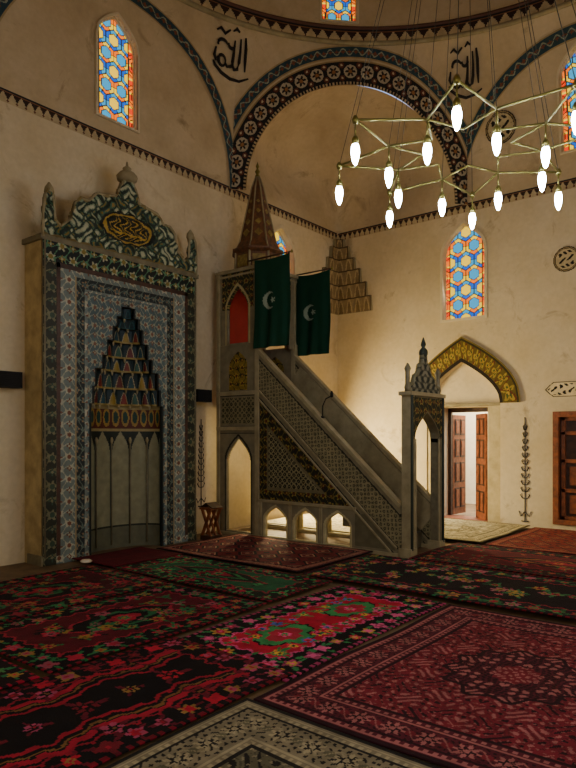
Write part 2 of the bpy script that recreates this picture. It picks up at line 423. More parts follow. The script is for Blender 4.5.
# ------------------------------------------------------------------ calligraphy
def callig(name,P,c,z0,sx,sc,strokes,r=.022):
    b=MB()
    for st in strokes:
        pts=[P(c+x*sx,z0+z*sc,.010) for x,z in st]
        n=len(pts); rr=[r*sc*(.30+1.0*math.sin(pi*(.10+.76*i/(n-1)))) for i in range(n)]
        b.tube(pts,rr,INK,6)
    return b.done(name)
def arcp(cx,cz,rx,rz,a0,a1,n=12): return [(cx+rx*math.cos(math.radians(a0+(a1-a0)*i/n)),cz+rz*math.sin(math.radians(a0+(a1-a0)*i/n))) for i in range(n+1)]
ST=[[(.44,-.25),(.43,0),(.43,.3),(.40,.55)],
    [(.26,.5),(.27,.2),(.26,-.05),(.22,-.22),(.12,-.26),(.06,-.18),(.05,-.05)],
    [(.08,.42),(.07,.1),(.05,-.1),(0,-.22),(-.12,-.26),(-.2,-.18)],
    arcp(-.30,-.16,.12,.13,-10,330),
    [(-.42,-.10),(-.5,-.2),(-.56,-.1),(-.52,.1)],
    arcp(-.02,.30,.10,.09,170,380,8),arcp(-.30,.22,.16,.12,20,200,8),
    [(-.52,.52),(-.4,.6),(-.25,.5),(-.1,.62)],[(.0,.62),(.1,.7),(.2,.64)],
    [(.56,-.40),(.3,-.50),(0,-.52),(-.3,-.46),(-.52,-.34),(-.58,-.24)]]
def Pvert(k,flip=1):
    v=V8[k]; d=(v-C2)/np.linalg.norm(v-C2); t=np.array([-d[1],d[0]])*flip
    def P(x,z,dd):
        q=v+t*x; r=drum(np.array([q[0]]),np.array([q[1]]),np.array([z]),dd+.02); return (float(r[0][0]),float(r[1][0]),float(r[2][0]))
    return P
callig('calligraphy_inscription',Pvert(2,-1),-.14,7.62,.60,.60,ST,.034)
callig('calligraphy_inscription',Pvert(1,-1),-.0,7.62,.52,.58,ST,.034)
def medallion(name,P,c,z,r):
    def f(U,V):
        rr=np.hypot(U,V); col=np.tile(H('#b8a884'),(len(U),1)); col[rr>.84*r]=H('#17110f'); col[(rr>.89*r)&(rr<.94*r)]=H('#a08a60')
        k=(np.abs(np.sin(U/r*7+np.sin(V/r*5)*1.6)*np.cos(V/r*6+U/r*2))>.55)&(rr<.72*r); col[k]=H('#17110f'); return col
    return grid(name,-r,r,-r,r,.0125,lambda U,V:P(c+U,z+V,.012),f,PAT,maskf=lambda U,V:np.hypot(U,V)<r,solid=.01)
medallion('round_medallion',Pdr(0),3.95,6.75,.26)
medallion('round_medallion',PR,2.93,4.38,.20)
def cart(U,V):
    col=np.tile(H('#cdbd98'),(len(U),1)); a=np.abs(V)+np.clip(np.abs(U)-.33,0,None)*.9
    col[(a>.108)]=H('#17110f'); k=(np.abs(np.sin(U*34+np.sin(V*40))*np.cos(V*26+U*9))>.62)&(a<.085); col[k]=H('#17110f'); return col
grid('script_panel',-.46,.46,-.13,.13,.01,lambda U,V:PR(2.80+U,2.29+V,.01),cart,PAT,maskf=lambda U,V:(np.abs(V)+np.clip(np.abs(U)-.33,0,None)*.9)<.125,solid=.01)

# ------------------------------------------------------------------ cypress paintings
def cypress(P,c,z0,z1):
    b=MB(); hh=z1-z0
    b.tube([P(c,z0,.008),P(c,z1,.008)],.008,INK,5)
    n=11
    for k in range(n):
        z=z0+.22*hh+.72*hh*k/n; w=.075*(1-.65*k/n)
        for sg in (-1,1):
            b.tube([P(c,z,.008),P(c+sg*w*.6,z+.01,.008),P(c+sg*w,z+.06,.008),P(c+sg*w*.75,z+.085,.008)],[.005,.008,.009,.004],INK,5)
    for sg in (-1,1):
        b.tube([P(c,z0+.1*hh,.008),P(c+sg*.07,z0+.05*hh,.008),P(c+sg*.1,z0+.1*hh,.008)],.007,INK,5)
        b.tube([P(c,z0+.0,.008),P(c+sg*.06,z0+.01,.008)],.01,INK,5)
    b.done('cypress_wall_painting')
cypress(PR,3.59,.1,1.85); cypress(PL,7.0,.42,1.80)

# ------------------------------------------------------------------ doorway, right wall
E=empty('door_1'); b=MB()
inn=np.array(archpts(.69,2.10,2.14,2.85,30)); out=np.array(archpts(1.04,2.10,2.17,3.30,30,p=2.0))
def amp(s,v):
    k=np.linspace(0,len(inn)-1,len(inn)); t=s*(len(inn)-1)
    x=np.interp(t,k,inn[:,0])*(1-v)+np.interp(t,k,out[:,0])*v; z=np.interp(t,k,inn[:,1])*(1-v)+np.interp(t,k,out[:,1])*v
    return (XR-.035+0*x,4.70+x,z)
def ac(s,v):
    col=np.tile(H('#5a4c1a'),(len(s),1)); q=(s*16)%1
    r=np.hypot((q-.5)*.7,(v-.5)); a=np.arctan2(v-.5,q-.5)
    col[r<.34*(.75+.3*np.cos(5*a))]=H('#94802c'); col[r<.2*(.7+.3*np.cos(5*a))]=H('#3c4a20'); col[r<.08]=H('#a88c34')
    k=np.abs(v-.5-.3*np.sin(s*16*2*pi))<.045; col[k]=H('#5c2414')
    col[(v<.16)]=H('#1c130e'); col[(v>.84)]=H('#2c2610'); col[(v>.94)]=H('#746228'); return col
grid('arch_band',0,1,0,1,.003,amp,ac,PAT,parent=E,cellv=.03)
b.strip(off([tuple(x) for x in inn],4.7),off([tuple(x) for x in out],4.7),PR,.032,0,STONE2)
b.box(XR+.02,XR+.12,4.01,4.24,0,2.06,JAMB); b.box(XR+.02,XR+.12,5.16,5.39,0,2.06,JAMB)
b.box(XR-.0,XR+.12,4.01,5.39,2.06,2.11,STONE2); b.box(XR+.05,XR+.5,4.24,5.16,0,.05,WOOD)
b.box(XR+.42,XR+.5,4.24,4.30,0,2.05,WOODD); b.box(XR+.42,XR+.5,5.10,5.16,0,2.05,WOODD); b.box(XR+.42,XR+.5,4.24,5.16,1.97,2.05,WOODD)
b.done('stone_surround',E,.008)
def leaf(P0,ux,w,nm):
    b=MB(); ux=Vector(ux).normalized(); n=Vector((-ux.y,ux.x,0)); P0=Vector(P0)
    def bx(u0,u1,z0,z1,t,mt,c=0): b.obox(P0+ux*((u0+u1)/2)+Vector((0,0,(z0+z1)/2)),ux*((u1-u0)/2),n*t,Vector((0,0,(z1-z0)/2)),mt)
    bx(0,w,0,1.88,.02,WOOD)
    for z0,z1 in ((.12,.5),(.6,.98),(1.08,1.42),(1.5,1.8)):
        bx(.06,w/2-.02,z0,z1,.032,WOODD); bx(w/2+.02,w-.06,z0,z1,.032,WOODD)
        bx(.09,w/2-.05,z0+.03,z1-.03,.04,WOOD); bx(w/2+.05,w-.09,z0+.03,z1-.03,.04,WOOD)
    b.done(nm,E)
leaf((XR+.10,4.29,.05),(.34,.30,0),.50,'door_leaf_1')
leaf((XR+.52,5.12,.05),(.95,-.06,0),.5,'door_leaf_2')
b=MB(); b.box(XR+3.0,XR+3.1,2.5,7.9,0,3.2,PLA); b.done('wall_porch')
E=empty('door_2'); b=MB()
b.strip([(2.05,.18),(2.05,1.84),(3.05,1.84),(3.05,.18)],[(1.95,.1),(1.95,1.93),(3.14,1.93),(3.14,.1)],PR,.03,-.1,WOOD,True)
b.box(XR+.08,XR+.12,2.05,3.05,.18,1.84,WOODD)
for y0 in (2.08,2.58):
    b.box(XR+.03,XR+.1,y0,y0+.06,.18,1.84,WOOD); b.box(XR+.03,XR+.1,y0+.38,y0+.44,.18,1.84,WOOD)
    for z0 in (.18,.62,1.1,1.55,1.78): b.box(XR+.03,XR+.1,y0,y0+.44,z0,z0+.06,WOOD)
    b.box(XR+.05,XR+.1,y0+.12,y0+.32,.74,1.04,WOOD); b.box(XR+.05,XR+.1,y0+.12,y0+.32,.28,.58,WOOD)
b.done('shutters',E,.004)

# ------------------------------------------------------------------ corner muqarnas
E=empty('corner_muqarnas')
tiers=[(4.0,4.30,.80),(4.30,4.58,.70),(4.58,4.86,.56),(4.86,5.10,.42),(5.10,5.34,.30),(5.34,5.50,.18)]
def mqc(U,V):
    col=np.tile(H('#8c7a58'),(len(U),1))
    q=(U/.2)%1-.5
    for (z0,z1,w) in tiers:
        a=(V>=z0)&(V<z1); t=(V-z0)/(z1-z0); 
        am=a&(np.abs(q)<.40*np.sqrt(np.clip(1-t,0,1))); col[am]=H('#a8946e')
        am2=a&(np.abs(q)<.28*np.sqrt(np.clip(.75-t,0,1))); col[am2]=H('#7c6a4a')
        col[a&(t>.92)]=H('#54452f'); col[a&(U>w-.03)]=H('#54452f')
    return col
for nm,P in (('east_side',lambda U,V,d:(XR-d+0*U,YQ-U,V)),('north_side',lambda U,V,d:(XR-U,YQ-d+0*U,V))):
    for k,(z0,z1,w) in enumerate(tiers):
        grid(nm+'_tier',0,w,z0,z1,.0125,lambda U,V,P=P,k=k,z0=z0,z1=z1:P(U,V,.03+.02*np.abs(np.sin(U/.2*pi))*((V-z0)/(z1-z0))+.010*k),mqc,PAT,parent=E)
        b=MB(); pr=lambda x,z,d,P=P:P(x,z,d)
        b.prism([(0,z0),(0,z1),(w,z1),(w+.02,z0)],pr,0.0,.028+.010*k,STONE2); b.done(nm+'_back',E)

# ------------------------------------------------------------------ MIHRAB
M=empty('mihrab'); MX=5.29; MY=6.98; MW=1.22
CR=mat('mihrab_plaster','#c0aa78',.85,hex2='#9c885c',scale=5)
b=MB()
b.box(MX-MW,MX-.58,MY+.02,YQ,0,3.88,CR); b.box(MX+.58,MX+MW,MY+.02,YQ,0,3.88,CR); b.box(MX-.6,MX+.6,MY+.02,YQ,3.3,3.88,CR)
b.box(MX-MW-.04,MX+MW+.04,MY-.04,YQ,3.86,3.92,STONE); b.box(MX-MW-.02,MX-.58,MY-.02,MY+.3,0,.12,STONE); b.box(MX+.58,MX+MW+.02,MY-.02,MY+.3,0,.12,STONE)
for x0,x1 in ((-1.05,-1.0),(1.0,1.05)): b.box(MX+x0,MX+x1,MY-.035,MY+.01,.1,3.62,WOODD)
b.box(MX-1.05,MX+1.05,MY-.035,MY+.01,3.565,3.62,WOODD)
for x0,x1 in ((-.66,-.63),(.63,.66)): b.box(MX+x0,MX+x1,MY-.025,MY+.01,.05,3.36,DGREEN)
b.box(MX-.66,MX+.66,MY-.025,MY+.01,3.33,3.37,DGREEN)
for sx in (-1,1):
    b.tube([(MX+sx*1.2,MY-.01,.1),(MX+sx*1.2,MY-.01,3.86)],.025,STONE,8)
    b.tube([(MX+sx*.585,MY-.0,.05),(MX+sx*.585,MY-.0,1.95)],.022,DGREEN,8)
b.done('frame_body',M)
HW=[(1.95,2.17,.53),(2.17,2.40,.49),(2.40,2.58,.385),(2.58,2.78,.315),(2.78,2.97,.225),(2.97,3.10,.16),(3.10,3.24,.09)]
def hoodw(z):
    w=np.where(z<1.95,.57,0.)
    for z0,z1,r in HW: w=np.where((z>=z0)&(z<z1),r,w)
    return w
def floral(U,V,p,bg,l1,l2,l3):
    col=np.tile(H(bg),(len(U),1))
    u=U+.25*p*np.sin(V/p*2*pi*.5); v=V+.2*p*np.sin(U/p*2*pi*.5)
    k=np.abs(np.sin(u/p*pi)*np.cos(v/p*pi))<.13; col[k]=H(l1)
    i=np.floor(U/p).astype(int); j=np.floor(V/p).astype(int)
    q=(U/p)%1-.5; s=(V/p)%1-.5; r=np.hypot(q,s); a=np.arctan2(s,q); par=(i+j)%2==0
    k=(r<.42*(.75+.25*np.cos(5*a+i)))&par; col[k]=H(l2); col[(r<.2)&par]=H(l3)
    k=(r<.30*(.7+.3*np.cos(4*a)))&~par; col[k]=H(l3); col[(r<.1)&~par]=H(l2)
    return col
def front(U,V):
    X=U; A=np.abs(X); col=floral(U,V,.135,'#66726e','#9c9e8c','#a4a08a','#6c4434')
    k=(A<.62)&(V<3.33); t2=floral(U,V,.115,'#4a5c60','#848a7a','#908c76','#6c4a3c'); col[k]=t2[k]
    k=(A>1.05)|(V>3.60); tb=floral(U,V,.17,'#2a2e24','#646248','#706e54','#34483a'); col[k]=tb[k]
    k=(V>3.62); tb=floral(U,V,.15,'#141b1c','#4f7a5c','#9c9c80','#7a6a30'); col[k]=tb[k]
    k=(A>.66)&(A<.78)&(V<3.49)|((V>3.37)&(V<3.49)&(A<.78)); tb=floral(U,V,.12,'#222a2c','#5e6c62','#7e6a50','#405252'); col[k]=tb[k]
    for e in (.79,): col[(np.abs(A-e)<.012)&(V<3.5)]=H('#8a7c5c')
    w=hoodw(V); k=(A<w+.025)&(V<3.27); col[k]=H('#141c1e')
    return col
grid('tile_front',-MW,MW,0,3.88,.0105,lambda U,V:(MX+U,MY+0*U,V),front,PATG,parent=M,maskf=lambda U,V:np.abs(U)>hoodw(V),solid=.03,offset=1)
def niche(ph,z,r,d): return (MX-r*np.cos(ph),MY+.01+d*np.sin(ph),z)
def nc(ph,z):
    col=np.tile(H('#7c7a60'),(len(ph),1)); q=(ph/(pi/6))%1-.5; A=np.abs(q)
    t=np.clip((z-1.35)/.25,0,1); col[(z>1.35)&(A>.42*(1-t**1.6))]=H('#1d2520')
    k=(z>1.62)&(z<1.95); qq=(ph/(pi/12))%1-.5; r=np.hypot(qq,(z-1.79)/.3)
    col[k]=H('#4c201a'); col[k&(r<.42)]=H('#8a7034'); col[k&(r<.27)]=H('#1c3a34'); col[(z>1.9)]=H('#8a7c54'); col[(z>1.60)&(z<1.635)]=H('#8a7c54')
    col[(A>.44)&(z<1.5)]=H('#2b3434'); col[(A>.475)&(z<1.5)]=H('#7c8070')
    col[z<.3]=H('#5a5a48'); col[np.abs(z-.3)<.012]=H('#23281f')
    return col
grid('niche_wall',0,pi,0,1.95,.02,lambda p,z:niche(p,z,.565,.34),nc,PATG,parent=M,cellv=.0125)
b=MB()
for k in range(1,6):
    ph=pi*k/6; x,y,_=niche(ph,0,.545,.325); b.tube([(x,y,.05),(x,y,1.45)],.010,STONE,6); b.lathe((x,y,1.43),[(.012,0),(.024,.05),(.01,.09)],8,STONE2)
b.done('niche_colonnettes',M)
prev=(.565,.34)
for ti,(z0,z1,r) in enumerate(HW):
    d=.34*r/.565
    grid('hood_soffit',0,pi,0,1,.08,lambda p,t,prev=prev,r=r,d=d,z0=z0:niche(p,z0+0*p,prev[0]*(1-t)+(r-.03)*t,prev[1]*(1-t)+(d-.02)*t),H('#5c5236'),PAT,parent=M,cellv=.5)
    ncell=max(2,int(round(r/.53*9)))
    def hc(p,z,z0=z0,z1=z1,n=ncell,ti=ti):
        q=(p*n/pi)%1-.5; t=(z-z0)/(z1-z0); idx=np.floor(p*n/pi).astype(int)
        col=np.tile(H('#14282e'),(len(p),1))
        pal=[H('#66241c'),H('#1c3e48'),H('#2a4c42'),H('#86702c'),H('#541c1c')]
        for j in range(n):
            k=(idx==j)&(np.abs(q)<.42*np.sqrt(np.clip(.85-t,0,1))); col[k]=H('#8c8466') if ti<5 else H('#26585c')
            k=(idx==j)&(np.abs(q)<.35*np.sqrt(np.clip(.78-t,0,1))); col[k]=pal[(j*2+ti)%5] if ti<5 else H('#0f2a30')
        col[t<.12]=H('#86743e') if ti<5 else H('#1c4a4c'); return col
    grid('hood_tier',0,pi,z0,z1,.02,lambda p,z,r=r,d=d,n=ncell:niche(p,z,(r-.012)*(1-.07*np.abs(np.sin(p*n))),d*(1-.09*np.abs(np.sin(p*n)))),hc,PATG,parent=M,cellv=.0125)
    bb=MB(); 
    for j in range(1,ncell):
        x,y,_=niche(pi*j/ncell,0,r*.93,d*.9); bb.lathe((x,y,z0-.055),[(.004,0),(.014,.025),(.017,.055)],6,STONE2)
    bb.done('hood_pendants',M)
    prev=(r,d)
cp=[(0,5.0),(.03,5.0),(.07,4.94),(.075,4.90),(.12,4.84),(.15,4.76),(.18,4.68),(.26,4.66),(.49,4.62),(.60,4.50),(.72,4.50),(.80,4.42),(.86,4.2),(.99,4.08),(1.07,4.15),(1.09,4.42),(1.14,4.5),(1.2,4.40),(1.22,4.2),(1.225,3.9)]
cxs=np.array([p[0] for p in cp])
def ctop(A): return np.interp(A,cxs,[p[1] for p in cp])
def crown(U,V):
    A=np.abs(U); col=np.tile(H('#222f27'),(len(U),1))
    q=np.sin(A*32+3*np.sin(V*17))*np.sin(V*30+2.4*np.sin(A*19)); col[q>.2]=H('#6f8068'); col[q>.6]=H('#a8a88c'); col[q<-.5]=H('#3c5c48'); col[q<-.85]=H('#80682c')
    e=ctop(A)-V; col[e<.035]=H('#7c6c44'); col[V<3.94]=H('#6a5c38')
    r=np.hypot(U/.36,(V-4.27)/.17); col[r<1.22]=H('#131a16'); col[r<1.08]=H('#9a8034'); col[r<.97]=H('#1c1f16')
    k=(r<.86)&((np.abs(np.sin(U*38+2*np.sin(V*40)))<.42)|(np.abs(V-4.2)<.012)); col[k]=H('#a88a34')
    return col
grid('crown_panel',-1.22,1.22,3.92,5.0,.0105,lambda U,V:(MX+U,MY-.01-.02*np.sin(U*32)*np.sin(V*30),V),crown,PATG,parent=M,maskf=lambda U,V:V<ctop(np.abs(U)),solid=.05,offset=0)
b=MB(); b.lathe((MX,MY,4.90),[(.03,0),(.13,.03),(.14,.08),(.10,.13),(.05,.16),(.06,.19),(.02,.22),(.008,.28)],12,STONE2)
for sx in (-1,1): b.lathe((MX+sx*1.13,MY,4.40),[(.02,0),(.06,.04),(.05,.1),(.01,.16)],10,STONE2)
for sx in(-1,1): b.tube([(MX+sx*x,MY-.03,z-.01) for x,z in cp],.018,STONE2,6)
b.done('crown_trim',M)

# ------------------------------------------------------------------ MINBAR
N=empty('minbar'); X0=7.22; X1=8.10; YF=3.94; YT=6.365; YB=7.20
def rail(y): return 2.83+(y-YT)*.905
ARC=[(6.20,5.80),(5.64,5.26),(5.10,4.70)]
def marches(Y,Z):
    k=np.zeros(len(Y),bool)
    for a,c in ARC: k|=archmask(Y-(a+c)/2,Z,(a-c)/2,.06,.32,.49)
    k|=archmask(Y-6.74,Z,.25,.07,1.15,1.50)
    return k
def lat(U,V,p,bg,fg,w=.13):
    col=np.tile(H(bg),(len(U),1)); a=(U/p)%1-.5; c=(V/p)%1-.5
    col[np.abs(np.hypot(a,c)-.42)<w]=H(fg); col[np.hypot(a,c)<.1]=H(fg); return col
def mside(Y,Z):
    st='#7a725a'; col=np.tile(H(st),(len(Y),1)); rl=rail(Y)
    stair=Y<YT
    d=(rl-Z)*.74
    L=lat((Y*.74+Z*.67),(-Y*.67+Z*.74),.078,'#4c4732','#857c5c')
    k=stair&(d>.09)&(d<.40); col[k]=L[k]
    for e in (.08,.41,.50): col[stair&(np.abs(d-e)<.010)]=H('#26261c')
    tri=stair&(d>.53)&(Z>.60)&(Y<YT-.06)
    q=floral(Y,Z,.13,'#24241a','#6c602c','#8c7a34','#54281a'); col[tri]=q[tri]
    t2=stair&(d>.70)&(Z>.74)&(Y<YT-.2); col[t2]=H('#6c6448')
    t3=stair&(d>.74)&(Z>.78)&(Y<YT-.24); L2=lat(Y,Z+Y*0,.085,'#1e1c14','#847c5a',.10); col[t3]=L2[t3]
    k=stair&(d>.45)&(Z<.5)&(Y<4.62)&(Z>.08); col[k]=H('#625c46')
    tw=~stair
    k=tw&(Z>1.72)&(Z<2.12)&(np.abs(Y-6.76)<.34); L3=lat(Y,Z,.09,'#3a3828','#7c7454'); col[k]=L3[k]
    k=tw&archmask(Y-6.74,Z,.19,2.24,2.62,2.84); q=floral(Y,Z,.12,'#7c6828','#25301c','#a08434','#4c2c18'); col[k]=q[k]
    k=tw&((np.abs(Z-1.68)<.012)|(np.abs(Z-2.16)<.012)|(np.abs(Z-1.58)<.008)); col[k]=H('#23231a')
    k=tw&archmask(Y-6.74,Z,.29,.0,1.18,1.57)&~archmask(Y-6.74,Z,.26,.0,1.16,1.53); col[k]=H('#2c2c20')
    for a,c in ARC:
        k=archmask(Y-(a+c)/2,Z,(a-c)/2+.035,.02,.32,.53); col[k]=H('#b4a87e')
    return col
def mmask(Y,Z): 
    return (Z<np.where(Y<YT,rail(Y),2.95))&~marches(Y,Z)
for nm,x in (('side_panel_near',X0),('side_panel_far',X1)):
    grid(nm,YF,YB,0,2.95,.0115,lambda Y,Z,x=x:(x+0*Y,Y,Z),mside,PAT,maskf=mmask,parent=N,solid=.06,offset=0)
b=MB()
L=math.hypot(YT-YF,rail(YT)-rail(YF)); dy=(YT-YF)/L; dz=(rail(YT)-rail(YF))/L
mid=(YT+YF)/2
for x in (X0,X1):
    sg=-1 if x==X0 else 1
    b.obox((x,mid,rail(mid)+.01),(.05,0,0),(0,dy*L/2,dz*L/2),(0,-dz*.025,dy*.025),STONE2)
    for dd in (.42,.52): 
        LL=L*(.97 if dd<.5 else .93); m2=mid+.05*(1 if dd>.5 else .3)
        b.obox((x+sg*.035,m2,rail(m2)-dd/.74),(.012,0,0),(0,dy*LL/2,dz*LL/2),(0,-dz*.012,dy*.012),STONE2)
    b.box(x-.045,x+.045,YT-.05,YT+.03,0,3.0,STONE2)
    b.box(x-.05,x+.05,YT-.0,YB,2.16,2.22,STONE2); b.box(x-.05,x+.05,YT,YB,1.62,1.68,STONE2)
    b.box(x-.045,x+.045,4.6,YT,.55,.59,STONE2); b.box(x-.05,x+.05,YF,YB,0,.05,STONE2)
    for yy in (5.72,5.18,6.28): b.box(x-.04,x+.04,yy-.025,yy+.025,.05,.57,STONE2)
    b.box(x-.045,x+.045,YB-.07,YB,0,4.1,STONE2)
# plain plaster lining inside the far balustrade
b.obox((X1-.04,mid,rail(mid)-.30),(.008,0,0),(0,dy*L*.485,dz*L*.485),(0,-dz*.19,dy*.19),STONE2)
n=9
for k in range(n):
    y0=YF+.15+k*(YT-YF-.15)/n; z=(k+1)*.21
    b.box(X0+.03,X1-.03,y0,y0+(YT-YF-.15)/n+.01,max(0,z-.32),z,STONE)
b.box(X0+.03,X1-.03,YT,YB,1.85,1.95,STONE)
b.done('structure',N,.004)
def kc(U,V):
    col=np.tile(H('#7a725a'),(len(U),1)); A=np.abs(U)
    k=(V>3.5)&(V<4.08)&(A<.33); q=floral(U,V,.12,'#2a2e20','#6c6034','#8a7840','#54281c'); col[k]=q[k]
    k=archmask(U,V,.26,2.9,3.52,3.9)&~archmask(U,V,.23,2.9,3.5,3.85); col[k]=H('#a89a6c'); return col
km=lambda U,V:~archmask(U,V,.215,2.97,3.5,3.82)
YC=6.76;XC=7.66
for nm,f in (('kiosk_side_near',lambda U,V:(X0+0*U,YC+U,V)),('kiosk_side_far',lambda U,V:(X1+0*U,YC+U,V))):
    grid(nm,-.40,.42,2.92,4.12,.0115,f,kc,PAT,parent=N,maskf=km,solid=.05,offset=0)
grid('kiosk_front',-.44,.44,2.92,4.12,.0115,lambda U,V:(XC+U,YT+.0+0*U,V),kc,PAT,parent=N,maskf=lambda U,V:~archmask(U,V,.30,2.0,3.5,3.82),solid=.05,offset=0)
b=MB()
b.box(X0-.05,X1+.05,YT-.06,YB+.02,4.06,4.11,STONE2); b.box(X0-.03,X1+.03,YT-.04,YB,4.0,4.03,STONE2)
b.box(X0+.03,X1-.03,YB-.06,YB-.03,2.0,4.05,REDC)
for x in (X0,X1): b.lathe((x,YT,2.95),[(.05,0),(.045,.05),(.035,.1),(.035,1.0),(.05,1.1)],8,STONE2)
SPB=mat('spire_brown','#704626',.6,hex2='#482d18',scale=14); SPG=mat('spire_gold','#94803f',.6,hex2='#665226',scale=20)
R0=.38; z0=4.09
b.lathe((XC,YC,z0),[(R0+.04,0),(R0+.04,.03),(R0,.05),(R0,.30),(R0+.05,.34),(R0+.05,.37)],8,SPB,pi/8,False)
sp=[(R0+.0,.37),(R0-.07,.50),(.10,1.40),(.03,1.58)]
b.lathe((XC,YC,z0),sp,8,SPB,pi/8,False)
for k in range(8):
    a=pi/8+k*pi/4
    b.tube([(XC+r*math.cos(a),YC+r*math.sin(a),z0+z) for r,z in sp],.013,STONE2,5)
    b.tube([(XC+R0*math.cos(a),YC+R0*math.sin(a),z0+z) for z in (.04,.32)],.018,STONE2,5)
    a2=a+pi/8; ca=math.cos(a2); sa=math.sin(a2)
    for q in (.14,.34,.54,.72):
        z=.50+q*.90; r=(.31+(.10-.31)*q)*.925+.008; w=.065*(1-q)+.01
        c=Vector((XC+r*ca,YC+r*sa,z0+z)); t=Vector((-sa,ca,0)); up=Vector((-.23*ca,-.23*sa,1)).normalized(); nn=t.cross(up)
        b.obox(c,(t+up)*w*.5,(t-up)*w*.5,nn*.006,SPG)
    c=Vector((XC+(R0*.925+.005)*ca,YC+(R0*.925+.005)*sa,z0+.17)); t=Vector((-sa,ca,0))
    b.obox(c,t*.10,Vector((0,0,.09)),Vector((ca,sa,0))*.006,SPG)
b.lathe((XC,YC,z0+1.56),[(.03,0),(.045,.03),(.02,.06),(.045,.1),(.02,.14),(.015,.16),(.03,.18),(.004,.26)],10,BRASS)
b.done('spire',N)
PX=lambda x,z,d:(x,3.93-d,z); pc=7.66
b=MB()
b.prism([(7.20,0),(7.20,2.05),(7.31,2.05),(7.31,0)],PX,0,.13,STONE2); b.prism([(8.01,0),(8.01,2.05),(8.12,2.05),(8.12,0)],PX,0,.13,STONE)
i_=off(archpts(.35,1.45,1.5,1.84),pc)
def clampout(p):
    x,z=p; dx=x-pc
    if abs(dx)>.34: return (pc+math.copysign(.35,dx),z)
    return (x,2.05)
b.strip(i_,[clampout(p) for p in i_],PX,0,.13,STONE)
b.box(7.17,8.15,3.77,3.96,2.05,2.10,STONE2); b.box(7.17,7.34,3.78,3.96,0,.12,STONE2); b.box(7.98,8.15,3.78,3.96,0,.12,STONE2)
for x in (7.215,8.105): b.tube([(x,3.79,.1),(x,3.79,2.05)],.02,DGREEN,8)
for x in (7.325,7.995): b.tube([(x,3.80,.1),(x,3.80,1.5)],.014,STONE2,8)
b.done('portal',N,.003)
grid('portal_tympanum',-.42,.42,1.5,2.03,.0115,lambda U,V:(pc+U,3.795+0*U,V),lambda U,V:floral(U,V,.12,'#23281c','#6c6034','#8a7840','#54281c'),PAT,parent=N,maskf=lambda U,V:~archmask(U,V,.36,1.0,1.5,1.86))
pcp=[(0,2.62),(.05,2.6),(.07,2.5),(.14,2.46),(.17,2.36),(.26,2.32),(.31,2.22),(.40,2.2),(.46,2.10),(.47,2.1)]
def pt(A): return np.interp(A,[p[0] for p in pcp],[p[1] for p in pcp])
def pcr(U,V):
    A=np.abs(U); col=np.tile(H('#4c4c40'),(len(U),1)); q=np.sin(A*40+2*np.sin(V*24))*np.sin(V*38); col[q>.2]=H('#7c7a68'); col[q<-.35]=H('#1a2420'); col[pt(A)-V<.03]=H('#6c6850'); return col
grid('portal_crown',-.47,.47,2.1,2.62,.0115,lambda U,V:(pc+U,3.86+.0*U,V),pcr,PAT,parent=N,maskf=lambda U,V:V<pt(np.abs(U)),solid=.06,offset=0)
b=MB(); b.lathe((pc,3.86,2.56),[(.03,0),(.06,.05),(.055,.1),(.02,.14),(.035,.17),(.03,.2),(.006,.27)],10,DGREEN)
for sx in (-1,1): b.lathe((pc+sx*.43,3.86,2.1),[(.03,0),(.045,.05),(.03,.1),(.03,.25),(.045,.29),(.008,.36)],10,STONE)
b.done('portal_finials',N)

# ------------------------------------------------------------------ flags
FG=H('#0a3826'); FLG=amat('flag_cloth',.8,dirt=.1)
def flag(x,y0,y1,z0,z1):
    E=empty('green_flag')
    def fc(U,V):
        col=np.tile(FG,(len(U),1)); cy=.50*(y0+y1)+.05; cz=z1-.47*(z1-z0)
        r=np.hypot(U-cy,V-cz); r2=np.hypot(U-cy+.045,V-cz); col[(r<.13)&~(r2<.105)]=H('#8f9c88')
        a=np.arctan2(V-cz,U-cy+.07); rs=np.hypot(U-cy+.07,V-cz); col[rs<.045*(.7+.35*np.cos(5*a))]=H('#8f9c88'); return col
    def fm(U,V):
        t=(z1-V)/(z1-z0); return (x+.025*t*np.sin(U*17+V*1.2)+.015*t*np.sin(U*31)-.02,U+.015*np.sin(V*5)*t,V-.03*np.sin((U-y0)/(y1-y0)*pi)*(1-t))
    o=grid('cloth',y0,y1,z0,z1,.0125,fm,fc,FLG,parent=E,solid=.004)
    for p_ in o.data.polygons: p_.use_smooth=True
    b=MB(); b.tube([(x-.02,y1+.12,z1+.01),(x-.02,y0-.04,z1+.01)],.012,WOODD,8); b.lathe((x-.02,y0-.04,z1-.01),[(.012,0),(.022,.02),(.004,.05)],8,BRASS); b.done('pole',E)
flag(X0-.06,5.69,6.36,2.84,4.16); flag(X1+.06,5.69,6.37,2.82,4.12)

b=MB(); b.tube([(X0,5.17,1.79),(X0,5.17,1.95),(X0-.02,5.1,2.05),(X0-.04,5.0,2.08)],.008,BLACK,6); b.lathe((X0-.05,4.98,2.06),[(.005,0),(.022,.01),(.022,.06),(.01,.09)],8,BLACK); b.lathe((X0,5.17,1.785),[(.03,0),(.03,.02),(.01,.03)],8,BLACK); b.done('microphone')

# ------------------------------------------------------------------ speakers
GRL=mat('grille','#0e0e10',.9)
def speaker(c,w):
    b=MB(); x,z=c
    b.box(x-w/2,x+w/2,YQ-.17,YQ-.05,z-.095,z+.095,BLACK); b.box(x-.04,x+.04,YQ-.05,YQ,z-.03,z+.03,BLACK)
    for k in range(7): b.box(x-w/2+.01,x+w/2-.01,YQ-.175,YQ-.17,z-.07+k*.022,z-.06+k*.022,GRL)
    b.done('wall_speaker',None,.008)
speaker((3.72,2.20),.46); speaker((6.93,2.16),.30)

